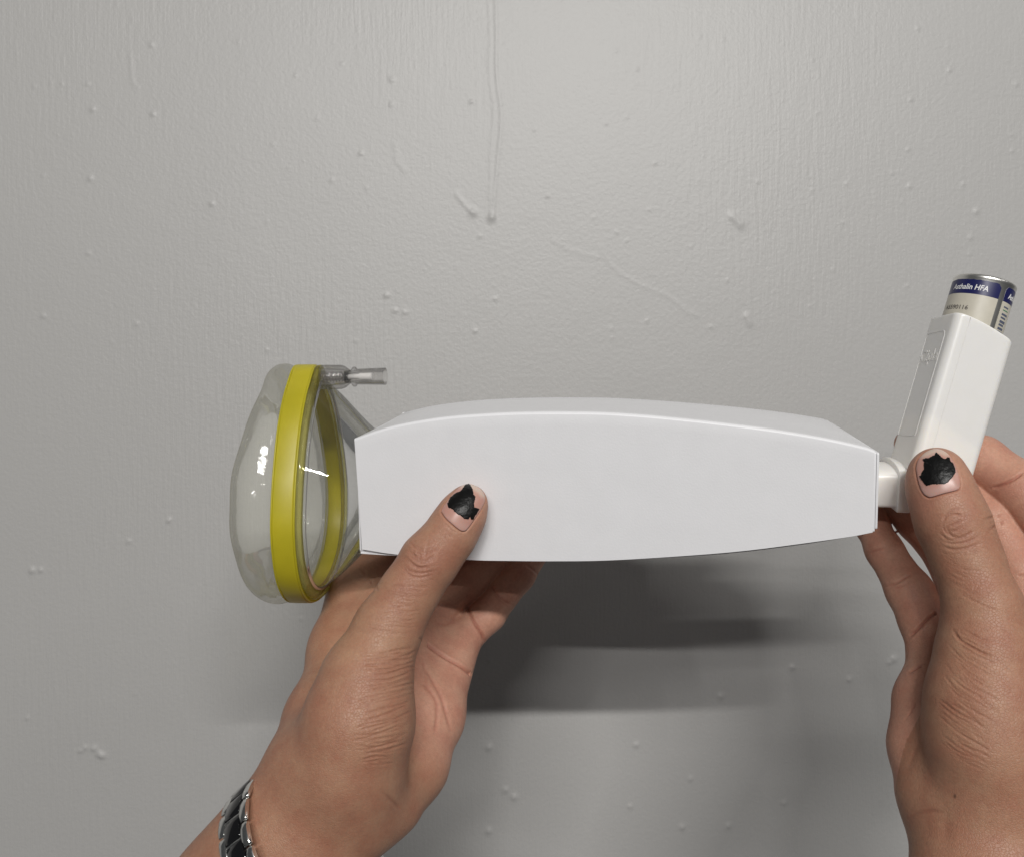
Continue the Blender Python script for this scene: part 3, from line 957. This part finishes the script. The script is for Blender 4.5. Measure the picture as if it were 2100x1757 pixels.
def build_hand(hand, name, label, group, creases, tone_fn, bounds_pad=.6, cell=.135):
    pts = []
    for g in hand.groups.values():
        for a, b, ra, rb, k, fl in g:
            pts += [a - ra, a + ra, b - rb, b + rb]
    pts = np.array(pts)
    lo = pts.min(0) - .3; hi = pts.max(0) + .3
    dims = np.ceil((hi - lo) / cell).astype(int) + 1
    ax = [lo[i] + np.arange(dims[i]) * cell for i in range(3)]
    G = np.stack(np.meshgrid(*ax, indexing='ij'), -1).astype(np.float32)
    fv = hand.sdf(G.reshape(-1, 3)).reshape(dims)
    V, Q = surface_nets(fv, lo, cell)
    del G, fv
    for lvl in range(3):
        for _ in range(2):
            d = hand.sdf(V); g = gradient(hand.sdf, V)
            V = V - g * np.clip(d / np.maximum((g * g).sum(1), .2), -.08, .08)[:, None]
        if lvl < 2: V, Q = subdivide(V, Q)
    nrm = gradient(hand.sdf, V, .03); nrm /= np.linalg.norm(nrm, axis=1)[:, None] + 1e-9
    uv = project_uv(V)
    # which points the sight line meets first
    b = np.floor(uv / 6).astype(int); b -= b.min(0); W = b[:, 0].max() + 3
    key = (b[:, 1] + 1) * W + b[:, 0] + 1
    zb = np.full(key.max() + 2 * W + 2, 1e9); np.minimum.at(zb, key, V[:, 1])
    near = np.full(len(V), 1e9)
    for dy in (-1, 0, 1):
        for dx in (-1, 0, 1): near = np.minimum(near, zb[np.clip(key + dy * W + dx, 0, len(zb) - 1)])
    facing = -(nrm * (V / np.linalg.norm(V, axis=1)[:, None])).sum(1)
    vis = (V[:, 1] < near + .45) & (facing > .05)
    vi = np.where(vis)[0]; uvv = uv[vi]
    disp = np.zeros(len(V)); red = np.zeros(len(V))
    for cr in creases:
        line, amp, w = cr[:3]; line = np.asarray(line); w = max(w * .88, 2.0)
        dlo, dhi = cr[3] if len(cr) > 3 else (0, 99)
        lo2, hi2 = line.min(0) - 4 * w, line.max(0) + 4 * w
        sel = ((uvv > lo2) & (uvv < hi2)).all(1) & (V[vi, 1] > dlo) & (V[vi, 1] < dhi)
        if not sel.any(): continue
        ids = vi[sel]
        d = seg_dist(uvv[sel], line) / w
        # fade at the ends
        e = np.minimum(np.linalg.norm(uvv[sel] - line[0], axis=1), np.linalg.norm(uvv[sel] - line[-1], axis=1))
        fade = np.clip(e / (5 * w), .25, 1)
        prof = np.exp(-d * d) - .16 * np.exp(-((d - 2.2) / 1.0) ** 2)
        disp[ids] -= amp * prof * fade
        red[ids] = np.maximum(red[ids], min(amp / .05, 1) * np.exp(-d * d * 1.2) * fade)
    V = V + nrm * np.clip(disp, -.12, .05)[:, None]
    _, parts = hand.sdf(V, True)
    tone = tone_fn(V, uv, parts, nrm)
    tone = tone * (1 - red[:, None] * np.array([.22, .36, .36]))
    o = np_mesh(name, V, Q, MAT['skin'], tone=tone)
    o['label'] = label; o['category'] = 'hand'
    if group: o['group'] = group
    print('hand verts', len(V))
    return o

def nail(hand, parent, outline, polish, centre, d0, tip_dir, lunula_white, name_n='thumbnail'):
    C = np.array(centre)
    O = np.array(outline, float)
    O = np.vstack([O, O[:1]]); O = spline(O, 90)[:-1]
    lv = np.array([0, .2, .4, .58, .74, .86, .94, .985, 1.0, 1.0])
    hgt = np.array([.055, .054, .052, .050, .046, .041, .036, .028, .012, -.05])
    uvs = np.concatenate([C + (O - C) * s for s in lv])
    hit = raycast(hand.sdf, uvs, d0 - 3, d0 + 3)
    n = gradient(hand.sdf, hit, .06); n /= np.linalg.norm(n, axis=1)[:, None]
    V = hit + n * np.repeat(hgt, len(O))[:, None]
    m = len(O); f = grid_faces(len(lv), m, False, True)
    td = unit(np.array(tip_dir))
    along = ((uvs - C) @ td)
    along /= np.abs(along).max()
    edge = np.repeat(lv, m)
    base = np.array([.50, .275, .225]); white = np.array([.60, .45, .37]); lun = np.array([.53, .33, .285])
    w_tip = np.clip((along - .60) / .14, 0, 1) * np.clip((edge - .70) / .12, 0, 1)
    w_lun = np.clip((-along - .52) / .12, 0, 1) * lunula_white
    col = base * (1 - w_tip[:, None]) + white * w_tip[:, None]
    col = col * (1 - w_lun[:, None]) + lun * w_lun[:, None]
    o = np_mesh(name_n, V, np.array(f), MAT['nail'], parent, col)
    # chipped polish
    K = np.array(polish, float); Kc = K.mean(0)
    K2 = []
    for a, b in zip(K, np.roll(K, -1, 0)):
        k = max(2, int(np.linalg.norm(b - a) / 1.1))
        nn = unit(np.array([-(b - a)[1], (b - a)[0]]) + 1e-9)
        for j in range(k): K2.append(a + (b - a) * j / k + nn * random.uniform(-.55, .55))
    K2 = np.array(K2); m = len(K2)
    lv = np.array([0, .12, .25, .4, .55, .7, .82, .92, .98, 1.0, 1.0]); hg = np.array([.066, .067, .066, .067, .066, .066, .066, .065, .064, .060, .03])
    uvs = np.concatenate([Kc + (K2 - Kc) * s for s in lv])
    hit = raycast(hand.sdf, uvs, d0 - 3, d0 + 3)
    n = gradient(hand.sdf, hit, .06); n /= np.linalg.norm(n, axis=1)[:, None]
    V = hit + n * np.repeat(hg, m)[:, None]
    q = np_mesh('nail_polish', V, np.array(grid_faces(len(lv), m, False, True)), MAT['polish'])
    q.parent = o; q.matrix_parent_inverse = Matrix.Identity(4)
    q['label'] = 'chipped matt black nail polish'
    return o

TAN = np.array([.368, .203, .134]); PINK = np.array([.53, .295, .215]); RED = np.array([.35, .158, .112]); YEL = np.array([.42, .25, .155])

# ---- left hand
LH = Hand(); LH.blend = {'thumb': .5, 'index': .5, 'middle': .35, 'ring': .3, 'pinky': .3}
LH.chain('thumb', [(962, 1030, 29.75, 37), (946, 1058, 29.7, 44), (921, 1100, 29.65, 48), (880, 1150, 29.55, 55), (838, 1215, 29.4, 56), (797, 1285, 29.15, 65), (752, 1390, 28.7, 88)], .5)
LH.chain('palm', [(752, 1390, 28.7, 86), (735, 1480, 28.4, 100), (716, 1560, 28.3, 106)], .9)
LH.chain('palm', [(722, 1225, 36.0, 51), (702, 1330, 34.0, 57), (670, 1480, 31.0, 76), (655, 1580, 29.2, 92)], .9)
LH.chain('palm', [(790, 1235, 35.0, 50), (760, 1520, 31.0, 60)], .9)
LH.chain('palm', [(870, 1270, 35.3, 46), (805, 1530, 30.8, 60)], .9)
LH.chain('palm', [(935, 1325, 35.1, 45), (882, 1470, 32.4, 59), (845, 1570, 30.8, 62), (812, 1640, 29.6, 56)], .8)
LH.chain('palm', [(676, 1640, 28.9, 146), (568, 1772, 28.8, 138), (485, 1868, 29.1, 140), (355, 2000, 29.5, 144)], 1.2, (unit([.25, 1, .1]), .74))
LH.chain('index', [(722, 1215, 36.4, 46), (790, 1125, 37.4, 38), (880, 1070, 38.2, 33), (960, 1030, 38.8, 29)], .3)
LH.chain('middle', [(800, 1235, 35.2, 42), (885, 1160, 36.6, 36), (985, 1100, 37.6, 33), (1060, 1060, 38.3, 28)], .3)
LH.chain('ring', [(888, 1262, 35.5, 42), (963, 1196, 36.6, 37), (1050, 1115, 37.6, 34), (1110, 1070, 38.1, 28)], .3)
LH.chain('pinky', [(948, 1305, 35.4, 41), (1000, 1258, 36.1, 36), (1062, 1178, 37.0, 34), (1106, 1112, 37.8, 31), (1130, 1070, 38.4, 27)], .25)

L_nail = [c2(*q) for q in [(992, 284), (1020, 325), (1060, 362), (1100, 394), (1125, 404), (1150, 392), (1198, 325), (1238, 265), (1260, 215), (1256, 178), (1233, 145), (1200, 123), (1160, 113), (1120, 124), (1080, 157), (1040, 207), (1008, 250)]]
L_pol = [c2(*q) for q in [(1160, 118), (1140, 125), (1125, 145), (1110, 165), (1085, 172), (1070, 185), (1050, 200), (1040, 225), (1032, 240), (1040, 262), (1062, 270), (1075, 285), (1095, 302), (1115, 310), (1130, 328), (1155, 330), (1165, 315), (1178, 314), (1172, 330), (1186, 330), (1196, 308), (1210, 288), (1222, 268), (1205, 274), (1192, 262), (1190, 235), (1200, 195), (1188, 180), (1185, 155), (1172, 130)]]
CL = []
def add(C, lines, amp, w, var=.4):
    for l in lines: C.append((l, amp * random.uniform(1 - var, 1 + var), w))
def one(C, pts, amp, w, rng_d=(0, 99)): C.append((spline(pts, 24), amp, w, rng_d))
add(CL, families([[c2(*q) for q in g] for g in ([(862, 1085), (760, 1135), (620, 1155), (480, 1150)], [(858, 1180), (740, 1225), (610, 1240), (460, 1240)], [(855, 1275), (720, 1315), (580, 1345), (440, 1370)], [(820, 1500), (680, 1560), (540, 1600), (420, 1640)])]
    + [[c3(*q) for q in g] for g in ([(1795, 420), (1650, 480), (1500, 510), (1330, 500)], [(1730, 640), (1600, 640), (1490, 640), (1400, 650)])], 52, 1.8, .4), .015, 2.3)
add(CL, families([[c2(*q) for q in g] for g in ([(640, 735), (740, 742), (850, 750), (945, 738)], [(560, 900), (680, 915), (790, 920), (890, 900)], [(520, 1020), (640, 1045), (760, 1050), (868, 1040)])], 24, 1.2, .4), .009, 2.3)
add(CL, families([[c2(*q) for q in g] for g in ([(800, 455), (850, 500), (920, 505), (990, 470)], [(775, 500), (810, 562), (870, 592), (960, 562)], [(735, 620), (800, 680), (890, 690), (990, 650)])], 10, 1.5, .25), .020, 2.8)
add(CL, families([[c2(*q) for q in g] for g in ([(830, 470), (815, 530), (850, 600)], [(980, 460), (950, 540), (900, 600)])], 7, 1.5, .3), .012, 2.4)
add(CL, families([[c2(*q) for q in g] for g in ([(1010, 340), (1050, 380), (1080, 400)], [(960, 400), (1010, 450), (1080, 470)])], 6, 1, .3), .008, 2.2)
one(CL, [c2(*q) for q in [(862, 1075), (930, 1132), (1010, 1187), (1100, 1238), (1160, 1283), (1210, 1330)]], .085, 3.4)
one(CL, [c2(*q) for q in [(880, 1240), (930, 1330), (985, 1430), (1020, 1540), (1050, 1650)]], .03, 4)
one(CL, [c2(*q) for q in [(870, 1180), (890, 1300), (900, 1420)]], .02, 4)
one(CL, [c3(*q) for q in [(1860, 20), (1930, 90), (1990, 200), (1975, 420)]], .03, 4)
one(CL, [c3(*q) for q in [(1580, 850), (1640, 898), (1700, 955), (1740, 1000)]], .03, 4.5)
one(CL, [c2(*q) for q in [(1140, 858), (1185, 950), (1235, 1030), (1265, 1098)]], .075, 3.4)
one(CL, [c2(*q) for q in [(1290, 735), (1340, 800), (1390, 840), (1440, 868)]], .035, 3)
one(CL, [c2(*q) for q in [(1300, 775), (1350, 830), (1410, 880)]], .025, 3)
one(CL, [c2(*q) for q in [(1510, 605), (1570, 650), (1612, 692)]], .03, 3)
one(CL, [c2(*q) for q in [(495, 640), (545, 705), (592, 765)]], .06, 3)
one(CL, [c2(*q) for q in [(940, 960), (1010, 985), (1060, 960), (1100, 900)]], .03, 4.5)
one(CL, [c3(*q) for q in [(1500, 870), (1400, 1000), (1320, 1120), (1230, 1260)]], .02, 16)
one(CL, L_nail[15:] + L_nail[:8], .045, 2.6)
one(CL, L_nail[7:11], .03, 2.4)
def L_tone(V, uv, g, n):
    fing = np.minimum.reduce([g['index'], g['middle'], g['ring'], g['pinky']])
    w = np.clip((uv[:, 0] - (850 + np.clip((1250 - uv[:, 1]) * .25, -40, 40))) / 26, 0, 1) * (uv[:, 1] > 1150)
    right_of_thenar = (V[:, 1] > 29.9).astype(float)
    w = w * np.clip((V[:, 1] - 29.4) / 1.2, 0, 1) * np.clip((1640 - uv[:, 1]) / 80, 0, 1)
    w = np.maximum(w, np.clip((g['thumb'] - fing) / .3, 0, 1) * np.clip((uv[:, 0] - 815) / 40, 0, 1))
    tip = np.exp(-((V - P(965, 1040, 29.2)) ** 2).sum(1) / 1.1 ** 2)
    kn = np.exp(-((V - P(862, 1150, 28.7)) ** 2).sum(1) / .75 ** 2)
    t = TAN * (1 - w[:, None]) + PINK * w[:, None]
    t = t * (1 - .6 * tip[:, None]) + PINK * 1.02 * .6 * tip[:, None]
    t = t * (1 - .45 * kn[:, None]) + RED * .45 * kn[:, None]
    yl = np.exp(-((uv - np.array([700, 1300])) ** 2).sum(1) / 90 ** 2)
    t = t * (1 - .4 * yl[:, None]) + YEL * .4 * yl[:, None]
    return t
lh = build_hand(LH, 'hand', 'left hand gripping the box near the mask, bracelet on its wrist', None, CL, L_tone)
nail(LH, lh, L_nail, L_pol, c2(1130, 260), 29.2, (.38, -.92), .55)

# ---- right hand
RH = Hand(); RH.blend = {'thumb': .5, 'index': .5, 'middle': .5, 'ring': .35, 'pinky': .4}
RH.chain('thumb', [(1921, 968, 28.95, 49), (1924, 990, 28.9, 55), (1938, 1030, 28.75, 59), (1956, 1078, 28.6, 66), (1984, 1150, 28.3, 63), (2016, 1245, 27.8, 70), (2020, 1340, 27.5, 88)], .5)
RH.chain('palm', [(2020, 1340, 27.5, 86), (2018, 1440, 27.2, 98), (2024, 1530, 27.0, 105), (2040, 1610, 26.9, 108)], .8)
RH.chain('palm', [(1920, 1365, 30.2, 52), (1904, 1440, 29.6, 58), (1902, 1530, 28.9, 66), (1915, 1610, 28.2, 70)], .6)
RH.chain('palm', [(2010, 1330, 31.0, 60), (2010, 1600, 28.6, 80)], .9)
RH.chain('palm', [(2110, 1310, 31.0, 62), (2090, 1600, 28.4, 90)], .9)
RH.chain('palm', [(2215, 1290, 30.4, 62), (2150, 1600, 27.8, 95)], .9)
RH.chain('palm', [(2022, 1700, 27.3, 146), (2050, 1900, 26.0, 160), (2085, 2050, 25.0, 170)], 1.0, (unit([.1, 1, .1]), .8))
RH.chain('pinky', [(1918, 1350, 30.2, 50), (1893, 1268, 31.0, 46), (1866, 1212, 31.5, 44), (1814, 1128, 32.6, 35), (1785, 1070, 33.4, 33), (1765, 1030, 34.0, 29)], .3)
RH.chain('ring', [(2000, 1300, 31.2, 52), (1950, 1150, 32.0, 42), (1880, 1068, 32.9, 38), (1815, 1010, 34.0, 32)], .3)
RH.chain('middle', [(2120, 1290, 31.0, 54), (2092, 1170, 31.6, 50), (2030, 1062, 32.6, 46), (1950, 1000, 33.6, 40), (1890, 970, 34.2, 34)], .3)
RH.chain('index', [(2225, 1270, 30.4, 56), (2170, 1090, 31.2, 56), (2095, 1006, 32.2, 56), (2010, 945, 33.4, 50), (1930, 920, 34.1, 40), (1870, 911, 34.0, 34)], .3)

R_nail = [c5(*q) for q in [(618, 400), (640, 520), (680, 615), (728, 650), (765, 648), (860, 620), (975, 590), (1000, 565), (1004, 510), (974, 400), (932, 312), (880, 257), (820, 230), (750, 234), (682, 272), (634, 332)]]
R_pol = [c5(*q) for q in [(795, 262), (780, 290), (755, 300), (730, 315), (705, 315), (680, 325), (695, 345), (690, 370), (693, 410), (670, 440), (672, 462), (652, 470), (672, 500), (690, 525), (712, 553), (760, 540), (810, 540), (870, 538), (895, 525), (915, 500), (930, 485), (960, 440), (955, 400), (940, 360), (915, 340), (910, 310), (890, 305), (880, 322), (855, 318), (830, 295)]]
CRS = []
for q in ([(860, 880), (880, 825), (960, 800), (1045, 830)], [(850, 900), (880, 960), (960, 1010), (1060, 990), (1140, 940)], [(830, 970), (900, 1030), (1000, 1025), (1100, 1000)],
          [(880, 930), (940, 900), (1000, 870), (1040, 850)], [(900, 940), (960, 952), (1010, 920)], [(840, 1035), (930, 1062), (1060, 1050), (1170, 1000)], [(850, 1090), (950, 1115), (1080, 1100), (1180, 1060)],
          [(1040, 770), (1060, 820), (1050, 870)], [(860, 830), (940, 770), (1030, 760)], [(890, 900), (900, 950), (960, 1000)]):
    one(CRS, [c5(*p) for p in q], .024, 2.7)
add(CRS, families([[c5(*q) for q in g] for g in ([(850, 1130), (960, 1200), (1100, 1230), (1200, 1215)], [(900, 1320), (1010, 1370), (1150, 1420), (1290, 1430)], [(960, 1500), (1100, 1560), (1250, 1640), (1400, 1700)])], 22, 1.2, .45), .008, 2.3)
add(CRS, families([[c6(*q) for q in g] for g in ([(640, 385), (720, 400), (820, 440), (900, 470)], [(605, 500), (690, 620), (800, 700), (950, 790)], [(552, 760), (660, 850), (790, 930), (900, 1010)], [(560, 1080), (680, 1170), (790, 1215), (880, 1270)])], 46, 1.8, .45), .0125, 2.3)
add(CRS, families([[c6(*q) for q in g] for g in ([(880, 350), (960, 400), (1040, 440)], [(900, 700), (990, 790), (1050, 830)])], 14, 1.2, .4), .008, 2.2)
one(CRS, [c6(*q) for q in [(640, 390), (680, 448), (760, 500), (860, 550)]], .035, 3)
one(CRS, [c6(*q) for q in [(370, 438), (420, 392), (500, 315), (612, 252)]], .075, 3.2, (28.6, 99))
one(CRS, [c6(*q) for q in [(376, 650), (430, 612), (500, 597), (566, 588)]], .075, 3.2, (28.6, 99))
one(CRS, [c6(*q) for q in [(400, 960), (450, 900), (500, 870), (535, 860)]], .03, 4, (28.6, 99))
one(CRS, [c6(*q) for q in [(330, 1000), (370, 920), (440, 800), (520, 740)]], .025, 4.5, (28.6, 99))
one(CRS, [c6(*q) for q in [(360, 1250), (400, 1150), (440, 1050)]], .02, 6)
one(CRS, [c6(*q) for q in [(440, 1380), (480, 1300), (500, 1230)]], .02, 6, (28.6, 99))
one(CRS, [c6(*q) for q in [(358, 1525), (420, 1497), (500, 1480), (600, 1490)]], .022, 4.5)
one(CRS, [c6(*q) for q in [(590, 1440), (600, 1560), (595, 1757)]], .018, 12)
one(CRS, [c5(*q) for q in [(350, 1445), (430, 1420), (510, 1372), (595, 1330)]], .035, 3.2)
one(CRS, [c5(*q) for q in [(400, 1470), (470, 1450), (540, 1420)]], .025, 3)
one(CRS, [c5(*q) for q in [(185, 1160), (260, 1122), (340, 1100)]], .035, 3.2)
one(CRS, [c5(*q) for q in [(1275, 577), (1370, 547), (1470, 500), (1580, 425)]], .075, 3.2)
one(CRS, [c5(*q) for q in [(1225, 850), (1300, 830), (1400, 810)]], .04, 3)
one(CRS, [c5(*q) for q in [(1270, 945), (1340, 900), (1420, 860)]], .04, 3)
one(CRS, [c5(*q) for q in [(1480, 1365), (1540, 1350), (1590, 1340)]], .04, 3)
one(CRS, [c5(*q) for q in [(1505, 1410), (1550, 1412), (1590, 1420)]], .04, 3)
one(CRS, R_nail[13:] + R_nail[:9], .05, 2.8)
one(CRS, R_nail[7:11], .03, 2.4)
def R_tone(V, uv, g, n):
    fing = np.minimum.reduce([g['index'], g['middle'], g['ring'], g['pinky']])
    w = np.clip((g['thumb'] - fing) / .3, 0, 1)
    w2 = np.clip((1935 - uv[:, 0]) / 25, 0, 1) * (uv[:, 1] > 1180) * (V[:, 1] > 28.2)
    w = np.maximum(w, w2)
    tip = np.exp(-((V - P(1921, 965, 28.1)) ** 2).sum(1) / 1.15 ** 2)
    side = np.exp(-((uv - np.array([1880, 1030])) ** 2).sum(1) / 40 ** 2)
    kn = np.exp(-((V - P(1962, 1080, 27.6)) ** 2).sum(1) / .8 ** 2)
    t = TAN * 1.03 * (1 - w[:, None]) + PINK * .96 * w[:, None]
    tip = np.maximum(tip * .6, side * .5)
    t = t * (1 - tip[:, None]) + PINK * np.array([1.0, .92, .95]) * tip[:, None]
    t = t * (1 - .25 * kn[:, None]) + RED * .25 * kn[:, None]
    mole = np.exp(-(((uv - np.array(c6(650, 1390))) / np.array([2.2, 4.0])) ** 2).sum(1))
    t = t * (1 - .93 * mole[:, None])
    return t
rh = build_hand(RH, 'hand', 'right hand with its thumb on the white inhaler', None, CRS, R_tone)
nail(RH, rh, R_nail, R_pol, c5(810, 440), 28.2, (-.05, -1), .8)

# ------------------------------------------------------------------ link bracelet on the left wrist
bc = P(630, 1766, 28.6)
ea = (P(500, 1622, 28.6) - bc) * 1.0
eb = np.array([-.45, -2.35, -.55])
bw = unit(np.cross(ea, eb))
if bw[0] < 0: bw = -bw
brac = thing('bracelet', 'black and silver link bracelet round the left wrist', 'bracelet', bc)
def build_bracelet():
    n = 23
    dense = [bc + ea * math.cos(t) + eb * math.sin(t) for t in np.linspace(0, 2 * np.pi, 721)]
    seg = np.linalg.norm(np.diff(dense, axis=0), axis=1); cum = np.concatenate([[0], np.cumsum(seg)]); total = cum[-1]
    def at(s):
        t = np.interp(s % total, cum, np.linspace(0, 2 * np.pi, 721))
        p = bc + ea * math.cos(t) + eb * math.sin(t); tg = unit(-ea * math.sin(t) + eb * math.cos(t))
        nn = unit(np.cross(tg, bw)); 
        if nn @ (p - bc) < 0: nn = -nn
        return p, tg, nn
    def link(name, s, length, w0, w1, th, mat, crown):
        p, tg, nn = at(s)
        rows = []
        hl = length / 2
        prof = [(-hl, -.02), (-hl, th * .55), (-hl * .86, th * .82), (-hl * .5, th + crown * .6), (0, th + crown), (hl * .5, th + crown * .6), (hl * .86, th * .82), (hl, th * .55), (hl, -.02)]
        cb = .035
        for wv, sc, dz in ((w0, .9, -.03), (w0 + cb, 1, 0), (w1 - cb, 1, 0), (w1, .9, -.03)):
            rows.append([p + bw * wv + tg * a * (1 if sc == 1 else .94) + nn * (b + dz if b > 0 else b) for a, b in prof])
        v, f = loft(rows)
        return autosmooth(fix_normals(mesh_obj(name, v, f, mat, brac)), 45)
    pitch = total / n
    for i in range(n):
        s = i * pitch
        link('centre_link', s, pitch * .95, -.34, .40, .15, MAT['ceramic'], .012)
        link('side_link', s + pitch * .5, pitch * .94, .415, .72, .135, MAT['chrome'], .012)
        link('side_link', s + pitch * .5, pitch * .94, -.66, -.355, .135, MAT['chrome'], .012)
        p, tg, nn = at(s + pitch * .5)
        pin = [p + bw * w + nn * .05 for w in (-.60, .68)]
        v, f = sweep(pin, .055, 8)
        mesh_obj('link_pin', v, f, MAT['chrome'], brac)
build_bracelet()

# parts keep the place they were built at
bpy.context.view_layer.update()
